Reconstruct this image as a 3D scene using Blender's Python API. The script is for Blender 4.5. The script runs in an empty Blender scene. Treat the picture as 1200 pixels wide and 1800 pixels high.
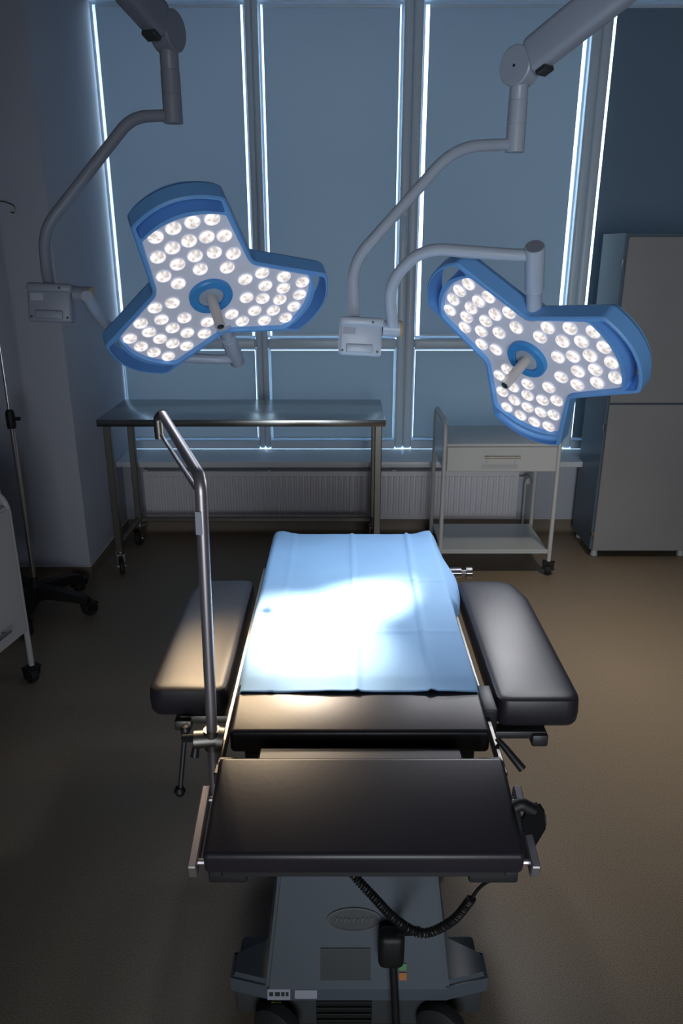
import bpy, bmesh, math, random
from mathutils import Vector, Matrix, noise
random.seed(7)
PI = math.pi
S = bpy.context.scene
C = S.collection

# ------------------------------------------------------------------ camera, sky, light, exposure
CAM_H, F, PITCH = 1.77, 1336.0, math.radians(19.4)
cam = bpy.data.cameras.new('camera'); co = bpy.data.objects.new('camera', cam); C.objects.link(co)
cam.sensor_fit = 'VERTICAL'; cam.sensor_height = 36; cam.lens = F / 1800 * 36; cam.clip_start = .05
co.location = (0, 0, CAM_H); co.rotation_euler = (PI / 2 - PITCH, 0, 0)
S.camera = co
vs = S.view_settings
vs.view_transform = 'Standard'; vs.look = 'None'; vs.gamma = 1; vs.exposure = 0; vs.use_curve_mapping = False
w = bpy.data.worlds.new('overcast_sky'); S.world = w; w.use_nodes = True
bg = w.node_tree.nodes['Background']; bg.inputs[0].default_value = (.56, .80, 1.0, 1); bg.inputs[1].default_value = 5.0

def area(name, loc, target, size, power, color, spread=180):
    l = bpy.data.lights.new(name, 'AREA'); l.shape = 'RECTANGLE'; l.size, l.size_y = size
    l.energy = power; l.color = color; l.spread = math.radians(spread)
    o = bpy.data.objects.new(name, l); C.objects.link(o); o.location = loc
    o.rotation_euler = (Vector(target) - Vector(loc)).to_track_quat('-Z', 'Y').to_euler()
    return o
# added fill light behind the camera, set before a made-up doorway
area('added_front_fill', (.4, -2.12, 1.10), (.75, 4.6, 1.05), (1.6, 2.0), 10.5, (.90, .96, 1.0), 62)
# added warm fill over the right half of the room, above the frame
area('added_warm_fill', (1.35, 2.75, 3.17), (1.20, 2.90, 0), (.22, .22), 5.0, (1.0, .90, .76), 58)
CORE, SPILL = 210, 20          # watts of the surgical lamps' beams

# ------------------------------------------------------------------ helpers
def ray(px, py):
    x, y = (px - 600) / F, -(py - 900) / F
    s, c = math.sin(PITCH), math.cos(PITCH)
    return Vector((x, y * s + c, y * c - s))
def P(px, py, Y):            # point of that pixel's ray at depth Y
    d = ray(px, py); return Vector((0, 0, CAM_H)) + d * (Y / d.y)

def mat(name, col, rough=.5, metal=0, spec=.5, coat=0, bump=None, emis=None, var=None, trans=None):
    m = bpy.data.materials.new(name); m.use_nodes = True
    nt = m.node_tree; b = nt.nodes['Principled BSDF']
    b.inputs['Base Color'].default_value = (*col, 1); b.inputs['Roughness'].default_value = rough
    b.inputs['Metallic'].default_value = metal; b.inputs['Specular IOR Level'].default_value = spec
    b.inputs['Coat Weight'].default_value = coat; b.inputs['Coat Roughness'].default_value = .25
    tc = nt.nodes.new('ShaderNodeTexCoord')
    if var:                  # (scale, strength of variation)
        n = nt.nodes.new('ShaderNodeTexNoise'); n.inputs['Scale'].default_value = var[0]; n.inputs['Detail'].default_value = 6
        nt.links.new(tc.outputs['Object'], n.inputs['Vector'])
        r = nt.nodes.new('ShaderNodeMapRange'); r.inputs[1].default_value = .3; r.inputs[2].default_value = .7
        r.inputs[3].default_value = 1 - var[1]; r.inputs[4].default_value = 1 + var[1]
        nt.links.new(n.outputs[0], r.inputs[0])
        mx = nt.nodes.new('ShaderNodeVectorMath'); mx.operation = 'SCALE'; mx.inputs[0].default_value = col
        nt.links.new(r.outputs[0], mx.inputs['Scale']); nt.links.new(mx.outputs[0], b.inputs['Base Color'])
    if bump:                 # (scale, strength)
        n = nt.nodes.new('ShaderNodeTexNoise'); n.inputs['Scale'].default_value = bump[0]; n.inputs['Detail'].default_value = 8
        nt.links.new(tc.outputs['Object'], n.inputs['Vector'])
        bp = nt.nodes.new('ShaderNodeBump'); bp.inputs['Strength'].default_value = bump[1]; bp.inputs['Distance'].default_value = .004
        nt.links.new(n.outputs[0], bp.inputs['Height']); nt.links.new(bp.outputs[0], b.inputs['Normal'])
    if emis:
        b.inputs['Emission Color'].default_value = (*emis[0], 1); b.inputs['Emission Strength'].default_value = emis[1]
    return m

class MB:
    """collects shapes into one mesh"""
    def __init__(s): s.bm = bmesh.new()
    def box(s, a, b, bev=0, seg=2, M=None):
        r = bmesh.ops.create_cube(s.bm, size=1); vs = r['verts']
        c = [(a[i] + b[i]) / 2 for i in range(3)]; d = [abs(b[i] - a[i]) for i in range(3)]
        for v in vs: v.co = Vector((c[0] + v.co.x * d[0], c[1] + v.co.y * d[1], c[2] + v.co.z * d[2]))
        if bev:
            es = list({e for v in vs for e in v.link_edges})
            rr = bmesh.ops.bevel(s.bm, geom=es, offset=bev, segments=seg, affect='EDGES', profile=.5)
            vs = list({v for f in rr['faces'] for v in f.verts} | {v for v in vs if v.is_valid})
        if M is not None:
            for v in vs: v.co = M @ v.co
        return s
    def tube(s, pts, r, n=14, fillet=0, cap=True, fseg=7):
        pts = [Vector(p) for p in pts]
        if fillet:
            q = [pts[0]]
            for i in range(1, len(pts) - 1):
                p, a, b = pts[i], pts[i - 1], pts[i + 1]
                d1, d2 = (a - p), (b - p)
                f1 = min(fillet, d1.length * .48, d2.length * .48)
                A, B = p + d1.normalized() * f1, p + d2.normalized() * f1
                for k in range(fseg + 1):
                    t = k / fseg; q.append(A * (1 - t) ** 2 + p * 2 * t * (1 - t) + B * t * t)
            q.append(pts[-1]); pts = q
        rs = r if isinstance(r, (list, tuple)) else [r] * len(pts)
        if len(rs) != len(pts): rs = [rs[0] + (rs[-1] - rs[0]) * i / (len(pts) - 1) for i in range(len(pts))]
        t0 = (pts[1] - pts[0]).normalized()
        u = t0.orthogonal().normalized(); rings = []
        for i, p in enumerate(pts):
            t = (pts[min(i + 1, len(pts) - 1)] - pts[max(i - 1, 0)]).normalized()
            u = (u - t * u.dot(t)).normalized(); v = t.cross(u)
            rings.append([s.bm.verts.new(p + (u * math.cos(2 * PI * k / n) + v * math.sin(2 * PI * k / n)) * rs[i]) for k in range(n)])
        for a, b in zip(rings, rings[1:]):
            for k in range(n): s.bm.faces.new((a[k], a[(k + 1) % n], b[(k + 1) % n], b[k]))
        if cap:
            s.bm.faces.new(rings[0][::-1]); s.bm.faces.new(rings[-1])
        return s
    def lathe(s, prof, n=28, M=None):    # prof: (radius, z) list
        rings = []
        for r, z in prof:
            if r < 1e-6: rings.append([s.bm.verts.new((0, 0, z))])
            else: rings.append([s.bm.verts.new((r * math.cos(2 * PI * k / n), r * math.sin(2 * PI * k / n), z)) for k in range(n)])
        for a, b in zip(rings, rings[1:]):
            for k in range(n):
                k2 = (k + 1) % n
                if len(a) == 1 and len(b) == 1: continue
                if len(a) == 1: s.bm.faces.new((a[0], b[k2], b[k]))
                elif len(b) == 1: s.bm.faces.new((a[k], a[k2], b[0]))
                else: s.bm.faces.new((a[k], a[k2], b[k2], b[k]))
        if M is not None:
            for R in rings:
                for v in R: v.co = M @ v.co
        return s
    def poly(s, pts): s.bm.faces.new([s.bm.verts.new(p) for p in pts]); return s
    def prism(s, pts, d):    # closed polygon pts swept by vector d
        a = [s.bm.verts.new(p) for p in pts]; b = [s.bm.verts.new(Vector(p) + Vector(d)) for p in pts]
        s.bm.faces.new(a); s.bm.faces.new(b[::-1]); n = len(a)
        for i in range(n): s.bm.faces.new((a[i], b[i], b[(i + 1) % n], a[(i + 1) % n]))
        return s
    def build(s, name, m, parent=None, smooth=35, normals=True):
        if normals: bmesh.ops.recalc_face_normals(s.bm, faces=s.bm.faces)
        me = bpy.data.meshes.new(name); s.bm.to_mesh(me); s.bm.free()
        me.materials.append(m)
        if smooth:
            for p in me.polygons: p.use_smooth = True
            me.set_sharp_from_angle(angle=math.radians(smooth))
        o = bpy.data.objects.new(name, me); C.objects.link(o)
        if parent: o.parent = parent
        return o
def structure(o): o['kind'] = 'structure'; return o
def thing(name, label, cat, loc=(0, 0, 0), rz=0, group=None):
    o = bpy.data.objects.new(name, None); C.objects.link(o); o.empty_display_size = .1
    o.location = loc; o.rotation_euler = (0, 0, rz); o['label'] = label; o['category'] = cat
    if group: o['group'] = group
    return o
def tag(o, label, cat, group=None):
    o['label'] = label; o['category'] = cat
    if group: o['group'] = group
    return o
def frame_mat(o, z, x=None):     # matrix with local z along z
    z = Vector(z).normalized(); x = Vector(x) if x is not None else z.orthogonal()
    x = (x - z * x.dot(z)).normalized(); y = z.cross(x)
    return Matrix(((x.x, y.x, z.x, o[0]), (x.y, y.y, z.y, o[1]), (x.z, y.z, z.z, o[2]), (0, 0, 0, 1)))

# ------------------------------------------------------------------ materials
M = {}
M['wall'] = mat('painted_wall', (.50, .52, .60), .7, bump=(60, .08))
M['ceiling'] = mat('ceiling_paint', (.55, .56, .6), .8)
M['cove'] = mat('brown_vinyl_cove', (.20, .155, .115), .5)
M['covetrim'] = mat('cove_trim', (.60, .58, .58), .5)
M['frame'] = mat('white_window_frame', (.68, .80, .92), .35)
M['sill'] = mat('white_sill', (.80, .84, .88), .35)
M['white'] = mat('white_enamel', (.60, .60, .60), .35, coat=.2)
M['shelfwhite'] = mat('white_shelf_enamel', (.58, .62, .62), .3, coat=.2)
M['radiator'] = mat('radiator_enamel', (.78, .76, .82), .4)
M['steel'] = mat('brushed_steel', (.42, .43, .43), .22, metal=1)
M['steeldark'] = mat('dull_steel', (.26, .25, .23), .42, metal=1)
M['chrome'] = mat('chrome', (.66, .64, .64), .2, metal=1)
M['satin'] = mat('satin_steel_tube', (.50, .46, .50), .38, metal=.85)
M['black'] = mat('black_plastic', (.006, .006, .007), .55)
M['rubber'] = mat('black_rubber', (.015, .015, .016), .7)
M['leather'] = mat('black_leather', (.020, .018, .026), .39, spec=.55, bump=(90, .04), var=(6, .15))
M['gunmetal'] = mat('dark_frame_metal', (.05, .05, .055), .45, metal=.6)
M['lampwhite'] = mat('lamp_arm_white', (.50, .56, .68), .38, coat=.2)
M['armshade_grey'] = mat('lamp_arm_shaded_grey', (.26, .28, .34), .42)  # shade painted into the left lamp's arm colour; also the caps' own grey
M['blue'] = mat('blue_lamp_housing', (.18, .44, .88), .42)
M['hubblue'] = mat('blue_hub_ring', (.06, .32, .72), .35)
M['panel'] = mat('silver_light_panel', (.50, .50, .58), .3, emis=((.80, .84, 1.0), .16))
M['hubgrey'] = mat('grey_hub_disc', (.42, .47, .55), .5)
M['grip'] = mat('lamp_grip', (.60, .56, .54), .4)
M['amber'] = mat('amber_cap', (.55, .38, .20), .5)
M['screw'] = mat('dark_screw', (.02, .02, .02), .4)
M['cabinet'] = mat('grey_cabinet_door', (.33, .32, .325), .42, var=(3, .04))
M['cabside'] = mat('shaded_cabinet_side', (.12, .17, .22), .4)  # same cabinet grey as the doors, bluish shade painted into the colour
M['basegrey'] = mat('table_base_enamel', (.085, .105, .13), .38, coat=.2)
M['basedark'] = mat('table_base_dark', (.05, .055, .06), .45)
M['emblem'] = mat('dull_emblem_metal', (.10, .10, .11), .5, metal=.5)
M['label'] = mat('white_label', (.38, .40, .48), .5)
M['yellow'] = mat('yellow_sticker', (.55, .60, .05), .5)
M['green'] = mat('green_sticker', (.10, .30, .10), .5)
M['orange'] = mat('orange_sticker', (.50, .18, .05), .5)
M['plate'] = mat('rating_plate', (.07, .075, .08), .35, metal=.4)

# floor: brown speckled vinyl
m = M['floor'] = mat('speckled_vinyl_floor', (.25, .2, .15), .42)
nt = m.node_tree; b = nt.nodes['Principled BSDF']; tc = nt.nodes.new('ShaderNodeTexCoord')
n1 = nt.nodes.new('ShaderNodeTexNoise'); n1.inputs['Scale'].default_value = 300; n1.inputs['Detail'].default_value = 3
n2 = nt.nodes.new('ShaderNodeTexVoronoi'); n2.inputs['Scale'].default_value = 190
nt.links.new(tc.outputs['Object'], n1.inputs['Vector']); nt.links.new(tc.outputs['Object'], n2.inputs['Vector'])
rp = nt.nodes.new('ShaderNodeValToRGB'); rp.color_ramp.elements[0].position = .36; rp.color_ramp.elements[1].position = .62
rp.color_ramp.elements[0].color = (.19, .145, .10, 1); rp.color_ramp.elements[1].color = (.36, .285, .205, 1)
nt.links.new(n1.outputs[0], rp.inputs[0])
rv = nt.nodes.new('ShaderNodeMapRange'); rv.inputs[1].default_value = .08; rv.inputs[2].default_value = .2; rv.inputs[3].default_value = .7; rv.inputs[4].default_value = 1
nt.links.new(n2.outputs['Distance'], rv.inputs[0])
sc_ = nt.nodes.new('ShaderNodeVectorMath'); sc_.operation = 'SCALE'
nt.links.new(rp.outputs[0], sc_.inputs[0]); nt.links.new(rv.outputs[0], sc_.inputs['Scale']); nt.links.new(sc_.outputs[0], b.inputs['Base Color'])

# LED lens: emits, brighter facets inside
def led_material(name, col, lo, hi):
    m = bpy.data.materials.new(name); m.use_nodes = True; nt = m.node_tree; nt.nodes.clear()
    o = nt.nodes.new('ShaderNodeOutputMaterial'); e = nt.nodes.new('ShaderNodeEmission'); e.inputs[0].default_value = (*col, 1)
    tc = nt.nodes.new('ShaderNodeTexCoord'); v = nt.nodes.new('ShaderNodeTexNoise'); v.inputs['Scale'].default_value = 70; v.inputs['Detail'].default_value = 1
    nt.links.new(tc.outputs['Object'], v.inputs['Vector'])
    r = nt.nodes.new('ShaderNodeMapRange'); r.inputs[1].default_value = .35; r.inputs[2].default_value = .65; r.inputs[3].default_value = lo; r.inputs[4].default_value = hi
    nt.links.new(v.outputs[0], r.inputs[0]); nt.links.new(r.outputs[0], e.inputs[1]); nt.links.new(e.outputs[0], o.inputs[0])
    return m
M['led'] = led_material('led_lens_glow', (1.0, .93, .90), .62, 1.25)
M['ledring'] = mat('led_reflector', (.75, .75, .8), .2, emis=((.9, .88, 1), .28))

# blind fabric: lets a little daylight through
def blind_material(name, trans, refl):
    m = bpy.data.materials.new(name); m.use_nodes = True; nt = m.node_tree; nt.nodes.clear()
    o = nt.nodes.new('ShaderNodeOutputMaterial'); a = nt.nodes.new('ShaderNodeAddShader')
    t = nt.nodes.new('ShaderNodeBsdfTranslucent'); d = nt.nodes.new('ShaderNodeBsdfDiffuse')
    t.inputs[0].default_value = (*trans, 1); d.inputs[0].default_value = (*refl, 1)
    nt.links.new(t.outputs[0], a.inputs[0]); nt.links.new(d.outputs[0], a.inputs[1]); nt.links.new(a.outputs[0], o.inputs[0])
    return m
M['blind'] = blind_material('grey_blind_fabric', (.0255, .0283, .035), (.24, .30, .33))
M['blindlow'] = blind_material('grey_blind_fabric_low', (.0265, .0295, .036), (.24, .31, .33))
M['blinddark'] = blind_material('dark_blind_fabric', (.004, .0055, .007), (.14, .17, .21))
m = M['glass'] = bpy.data.materials.new('window_glass'); m.use_nodes = True; nt = m.node_tree; nt.nodes.clear()
o = nt.nodes.new('ShaderNodeOutputMaterial'); mx = nt.nodes.new('ShaderNodeMixShader'); mx.inputs[0].default_value = .08
t = nt.nodes.new('ShaderNodeBsdfTransparent'); g = nt.nodes.new('ShaderNodeBsdfGlossy'); g.inputs['Roughness'].default_value = .02
nt.links.new(t.outputs[0], mx.inputs[1]); nt.links.new(g.outputs[0], mx.inputs[2]); nt.links.new(mx.outputs[0], o.inputs[0])

# drape: blue non-woven with fold bumps
M['drape'] = mat('blue_drape_cloth', (.24, .46, .77), .75, bump=(25, .10), var=(4, .04))

# ------------------------------------------------------------------ the room
CEIL = 3.25
YB, YW = 4.65, 4.83       # wall under the sill, window frame face
XL, XP, YP = -2.6, -1.39, 3.875
XR, YF = 2.75, -2.2
structure(MB().box((XL - .1, YF - .1, -.1), (XR + .1, 5.1, 0)).build('floor', M['floor'], smooth=0))
structure(MB().box((XL - .1, YF - .1, CEIL), (XR + .1, 5.1, CEIL + .1)).build('ceiling', M['ceiling'], smooth=0))
structure(MB().box((XL - .1, YF, 0), (XL, YP, CEIL)).build('wall_left', M['wall'], smooth=0))
structure(MB().box((XR, YF, 0), (XR + .1, 5.1, CEIL)).build('wall_right', M['wall'], smooth=0))
structure(MB().box((XL - .1, YF - .1, 0), (XR + .1, YF, CEIL)).build('wall_front', M['wall'], smooth=0))
structure(MB().box((XL - .1, YP, 0), (XP, 5.1, CEIL), .006, 2).build('wall_pier', M['wall']))
structure(MB().box((XP, YB, 0), (XR, 5.1, .462)).build('wall_back', M['wall'], smooth=0))
structure(MB().box((XP, YW + .09, 3.06), (XR, 5.1, CEIL)).box((XP, YW - .02, 3.16), (XR, YW + .09, CEIL)).build('wall_lintel', M['wall'], smooth=0))
# coving
def cove(name, a, b, nrm):
    mb = MB(); h = .085
    a, b, nrm = Vector(a), Vector(b), Vector(nrm)
    prof = [(0, 0), (.022, 0), (.012, .006), (.005, .02), (.004, h), (0, h)]
    mb.prism([a + nrm * x + Vector((0, 0, z)) for x, z in prof], b - a)
    o = structure(mb.build(name, M['cove']))
    structure(MB().prism([a + nrm * x + Vector((0, 0, z)) for x, z in ((0, h), (.006, h), (.005, h + .006), (0, h + .007))], b - a).build('trim_%d' % (len([q for q in C.objects if q.name.startswith('trim')]) + 1), M['covetrim']))
cove('baseboard_pier', (XL, YP, 0), (XP + .004, YP, 0), (0, -1, 0))
cove('baseboard_left', (XP, YP - .004, 0), (XP, YB, 0), (1, 0, 0))
cove('baseboard_back', (XP, YB, 0), (XR, YB, 0), (0, -1, 0))

# ------------------------------------------------------------------ windows
bays = [(-1.41, -.535, -1.357, -.558), (-.46, .345, -.436, .325), (.455, 1.385, .488, 1.350), (1.50, 2.70, 1.524, 2.68)]
ZT, ZM, ZL, ZB = 3.03, 1.215, 1.150, .560   # glass top, transom top, transom bottom, glass bottom
mul = [(XP - .02, -1.41)] + [(bays[i][1], bays[i + 1][0]) for i in range(3)] + [(2.70, XR)]
for i, (g0, g1, b0, b1) in enumerate(bays):
    l = mul[i][0] if i == 0 else (mul[i][0] + mul[i][1]) / 2
    r = mul[i + 1][1] if i == 3 else (mul[i + 1][0] + mul[i + 1][1]) / 2
    l, r = max(l, XP), min(r, XR)
    mb = MB(); Y0, Y1 = YW, YW + .085
    gl = max(g0, XP + .002)
    if gl - l > .01: mb.box((l, Y0, .508), (gl, Y1, 3.16), .018, 3)
    mb.box((g1, Y0, .508), (r, Y1, 3.16), .018, 3)
    mb.box((gl, Y0 + .001, ZT), (g1, Y1, 3.159)).box((gl, Y0 + .002, ZL), (g1, Y1, ZM), .016, 3).box((gl, Y0 + .001, .508), (g1, Y1, ZB))
    # sash bead around each opening
    for z0, z1 in ((ZM, ZT), (ZB, ZL)):
        t = .012
        for q in (((gl, z0), (gl + t, z1)), ((g1 - t, z0), (g1, z1)), ((gl + t, z0), (g1 - t, z0 + t)), ((gl + t, z1 - t), (g1 - t, z1))):
            mb.box((q[0][0], Y0 + .055, q[0][1]), (q[1][0], Y1 - .001, q[1][1]))
    wn = structure(mb.build('window_%d' % (i + 1), M['frame']))
    MB().box((gl, Y0 + .066, ZM), (g1, Y0 + .070, ZT)).build('pane', M['glass'], wn, smooth=0)
    MB().box((gl, Y0 + .066, ZB), (g1, Y0 + .070, ZL)).build('pane', M['glass'], wn, smooth=0)
    if i == 1:
        h = MB().box((.360, YW - .012, 1.87), (.385, YW, 1.95), .003, 1).box((.364, YW - .04, 1.79), (.381, YW - .026, 1.93), .005, 2).tube([(.3725, YW - .03, 1.915), (.3725, YW, 1.915)], .007)
        h.build('window_handle', M['frame'], wn)
    place = ['over the leftmost bay beside the wall corner', 'over the middle bay behind the left lamp head', 'over the bay behind the right lamp', 'at the far right above the grey cabinet'][i]
    bl = thing('roller_blind', 'tall grey roller blind %s' % place, 'blind', (0, 0, 0), group='tall roller blinds on the windows')
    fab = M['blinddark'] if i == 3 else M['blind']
    MB().poly([(b0, YW + .046, ZM + .02), (b1, YW + .046, ZM + .02), (b1, YW + .046, ZT - .028), (b0, YW + .046, ZT - .028)]).build('blind_fabric', fab, bl, smooth=0)
    MB().box((b0, YW + .042, ZM + .010), (b1, YW + .052, ZM + .026), .003, 1).build('bottom_bar', M['frame'], bl)
    MB().tube([(b0, YW + .050, ZT - .022), (b1, YW + .050, ZT - .022)], .010).build('blind_roller', M['frame'], bl)
    place = ['beneath the left bay, behind the steel table end', 'beneath the middle bay, behind the steel table', 'beneath the bay behind the white drawer trolley', 'beneath the far right bay behind the cabinet'][i]
    e = .013
    bl = thing('low_blind', 'short grey blind panel %s' % place, 'blind', (0, 0, 0), group='short blinds on the low panes')
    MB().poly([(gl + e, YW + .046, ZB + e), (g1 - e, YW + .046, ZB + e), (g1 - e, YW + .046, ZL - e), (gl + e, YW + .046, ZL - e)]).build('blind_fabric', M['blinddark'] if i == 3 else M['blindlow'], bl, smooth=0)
    MB().box((gl + e, YW + .043, ZB + .006), (g1 - e, YW + .051, ZB + .016), .002, 1).build('bottom_bar', M['frame'], bl)
# sill
tag(structure(MB().box((XP - .0, 4.515, .472), (XR, YW, .507), .006, 2).build('window_sill', M['sill'])), 'long white window sill above the radiator', 'window sill')

# ------------------------------------------------------------------ radiator
rad = thing('radiator', 'long white ribbed panel radiator under the window sill', 'radiator', (0, 4.59, .11))
mb = MB(); x0, x1 = -1.245, 1.116; n = 66; zt = .32
mb.box((x0, -.018, 0), (x1, .040, zt), .006, 2)
p = (x1 - x0 - .06) / n
for k in range(n):
    x = x0 + .03 + p * (k + .5)
    mb.prism([(x - p * .33, -.018, .032), (x - p * .20, -.027, .032), (x + p * .20, -.027, .032), (x + p * .33, -.018, .032)], (0, 0, zt - .064))
mb.build('radiator_panel', M['radiator'], rad)
for x in (-1.225, -.45, .33, 1.09):
    MB().box((x - .012, -.022, zt - .004), (x + .012, -.004, zt + .010), .003, 1).build('top_clip', M['white'], rad)
MB().tube([(x1, .01, .27), (x1 + .05, .01, .27), (x1 + .05, .01, -.11)], .009, fillet=.015).build('supply_pipe', M['white'], rad)
MB().tube([(x1 + .05, .0, .27), (x1 + .05, -.07, .27)], .021, 16).build('radiator_valve', M['white'], rad)

# ------------------------------------------------------------------ casters
def caster(parent, x, y, z1, r=.04, ang=0, mw='rubber', mf='chrome', w=.022):
    """swivel caster reaching from the floor to z1"""
    A = Matrix.Translation((x, y, 0)) @ Matrix.Rotation(ang, 4, 'Z')
    mb = MB(); off = r * .35
    mb.box((off - r * .6, -w * .9, r), (off - r * .6 + .003, w * .9, z1 - .012))
    for s in (-1, 1): mb.prism([(off - r * .9, s * w * .8, z1 - .016), (off + r * .5, s * w * .8, z1 - .016), (off + r * .28, s * w * .8, r * .8), (off - r * .28, s * w * .8, r * .8)], (0, s * .003, 0))
    mb.box((off - r * .95, -w, z1 - .018), (off + r * .55, w, z1 - .010), .002, 1).tube([(0, 0, z1 - .012), (0, 0, z1)], .011)
    mb.tube([(off, -w * 1.05, r), (off, w * 1.05, r)], .005)
    for v in mb.bm.verts: v.co = A @ v.co
    cf = mb.build('caster', M[mf], parent)
    wh = MB().lathe([(0, -w / 2), (r * .55, -w / 2), (r * .62, -w * .35), (r * .9, -w / 2), (r, -w * .3), (r, w * .3), (r * .9, w / 2), (r * .62, w * .35), (r * .55, w / 2), (0, w / 2)], 24,
                    A @ Matrix.Translation((off, 0, r)) @ Matrix.Rotation(PI / 2, 4, 'X'))
    wh.build('wheel', M[mw], cf)
    return cf

# ------------------------------------------------------------------ stainless steel work table
tb = thing('steel_work_table', 'long stainless steel work table on castors in front of the windows', 'table', (-.53, 4.21, 0))
X0, X1, Y0, Y1 = -1.292 + .53, .233 + .53, 3.93 - 4.21, 4.49 - 4.21
MB().box((X0, Y0, .862), (X1, Y1, .900), .004, 2).build('table_top', M['steel'], tb)
lx = (-1.253 + .53, .197 + .53); ly = (3.985 - 4.21, 4.43 - 4.21)
for x in lx:
    for y in ly:
        MB().box((x - .019, y - .019, .135), (x + .019, y + .019, .862), .004, 1).build('leg', M['steeldark'], tb)
        caster(tb, x, y, .136, .046, random.choice([-1.9, -1.2, -1.6]), w=.026)
for x in lx: MB().box((x - .013, ly[0], .155), (x + .013, ly[1], .182), .003, 1).build('stretcher', M['steeldark'], tb)
MB().box((lx[0], ly[1] - .013, .150), (lx[1], ly[1] + .013, .178), .003, 1).build('stretcher', M['steeldark'], tb)

# ------------------------------------------------------------------ white trolleys
def trolley(name, label, loc, rz, W, Dp, z0, z1, zl, shelf, drawers, group, handle=None):
    """origin: the floor under the front left leg; width along +x, depth along +y, front faces -y"""
    t = thing(name, label, 'trolley', loc, rz, group)
    r = .012
    for x in (0, W):
        MB().tube([(x, 0, .085), (x, 0, zl), (x, Dp, zl), (x, Dp, .085)], r, 12, fillet=.09).build('end_frame', M['white'], t)
        MB().box((x - .004, .02, z0 + .005), (x + .004, Dp - .02, z1 + .09), .002, 1).build('end_panel', M['white'], t)
        for y in (0, Dp): caster(t, x, y, .088, .033, [2.3, .4, 1.2, 2.9][int(x > 0) * 2 + int(y > 0)], mf='black', w=.034)
    body = MB().box((r, .004, z0), (W - r, Dp, z1 - .012)).box((r, -.006, z1 - .014), (W - r, Dp + .002, z1), .003, 1)
    body.build('cabinet_body', M['white'], t)
    n = len(drawers)
    for (a, b) in drawers:
        d = MB().box((r + .002, -.014, a + .003), (W - r - .002, .004, b - .003), .002, 1).build('drawer', M['white'], t)
        zc = (a + b) / 2 + (b - a) * .12; c = W / 2
        if handle: zc, c = handle
        MB().tube([(c - .095, -.040, zc), (c + .095, -.040, zc)], .0055, 10).tube([(c - .075, -.040, zc), (c - .075, -.012, zc)], .004, 8).tube([(c + .075, -.040, zc), (c + .075, -.012, zc)], .004, 8).build('drawer_handle', M['steeldark'], d)
    if shelf:
        MB().box((r * .6, 0, shelf - .022), (W - r * .6, Dp, shelf - .004), .003, 1).box((r * .6, 0, shelf - .008), (W - r * .6, .004, shelf + .004)).build('shelf', M['shelfwhite'], t)
    return t
trolley('drawer_trolley', 'white trolley with a single drawer and a low open shelf, right of the steel table', (.553, 3.955, 0), 0,
        .615, .44, .609, .764, .880, .150, [(.612, .750)], 'white trolleys')
th = math.radians(79)
tw = .62
trolley('drawer_trolley', 'white closed trolley cut off by the left edge beside the wheeled pole stand',
        (-1.316 - tw * math.cos(th), 2.83 - tw * math.sin(th), 0), th, tw, .42, .250, .800, .856, None, [(.252, .79)], 'white trolleys', (.33, .375))

# ------------------------------------------------------------------ grey two-door cabinet
cb = thing('storage_cabinet', 'tall grey cabinet with an upper and a lower door at the right edge', 'cabinet', (1.484, 4.21, 0))
Wc, Dc = .60, .375
MB().box((0, .012, .045), (Wc, Dc, 1.825), .002, 1).build('cabinet_body', M['cabside'], cb)
for a, b in ((.045, .926), (.936, 1.808)):
    d = MB().box((.012, -.010, a), (Wc - .004, .010, b), .003, 1).build('door', M['cabinet'], cb)
    for z in (a + .09, b - .15):
        MB().box((-.004, -.006, z), (.016, .014, z + .035), .002, 1).build('hinge', M['chrome'], d)
for x in (.03, Wc - .05):
    for y in (.04, Dc - .04):
        MB().tube([(x + .01, y, 0), (x + .01, y, .045)], [.022, .016], 12).build('foot', M['white'], cb)

# ------------------------------------------------------------------ wheeled pole stand at the left
iv = thing('pole_stand', 'thin chrome pole stand on a black five-star wheeled base by the left wall', 'stand', (-1.548, 3.50, 0))
hz = .125
hub = MB().lathe([(0, .075), (.05, .075), (.055, .09), (.045, .13), (.022, .16), (.018, .19), (0, .19)], 24)
hub.build('base_hub', M['black'], iv)
for k in range(5):
    a = math.radians(-12 + 72 * k + (0 if k else 2))
    u = Vector((math.cos(a), math.sin(a), 0)); v = Vector((-u.y, u.x, 0))
    mb = MB(); Rr = .285; bm = mb.bm; rings = []
    for t, hw, zt_, zb_ in ((.03, .034, .145, .085), (.12, .032, .138, .085), (.22, .028, .118, .078), (Rr, .024, .096, .066)):
        rings.append([bm.verts.new(u * t + v * s * hw + Vector((0, 0, z))) for s, z in ((-1, zb_), (1, zb_), (.8, zt_), (-.8, zt_))])
    for r0, r1 in zip(rings, rings[1:]):
        for q in range(4): bm.faces.new((r0[q], r0[(q + 1) % 4], r1[(q + 1) % 4], r1[q]))
    bm.faces.new(rings[0]); bm.faces.new(rings[-1])
    leg = mb.build('base_leg', M['black'], iv)
    p = u * (Rr - .012)
    caster(iv, p.x, p.y, .088, .038, a + 1.2, mf='black', w=.046)
MB().tube([(0, 0, .15), (0, 0, .99)], .0115).build('lower_pole', M['chrome'], iv)
MB().tube([(0, 0, .97), (0, 0, 1.93)], .0075).build('upper_pole', M['chrome'], iv)
mb = MB().lathe([(0, .955), (.019, .955), (.021, .965), (.021, 1.025), (.016, 1.04), (.009, 1.045), (0, 1.045)], 18).tube([(.015, 0, 1.0), (.045, 0, 1.0)], .009)
mb.build('height_collar', M['black'], iv)
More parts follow.
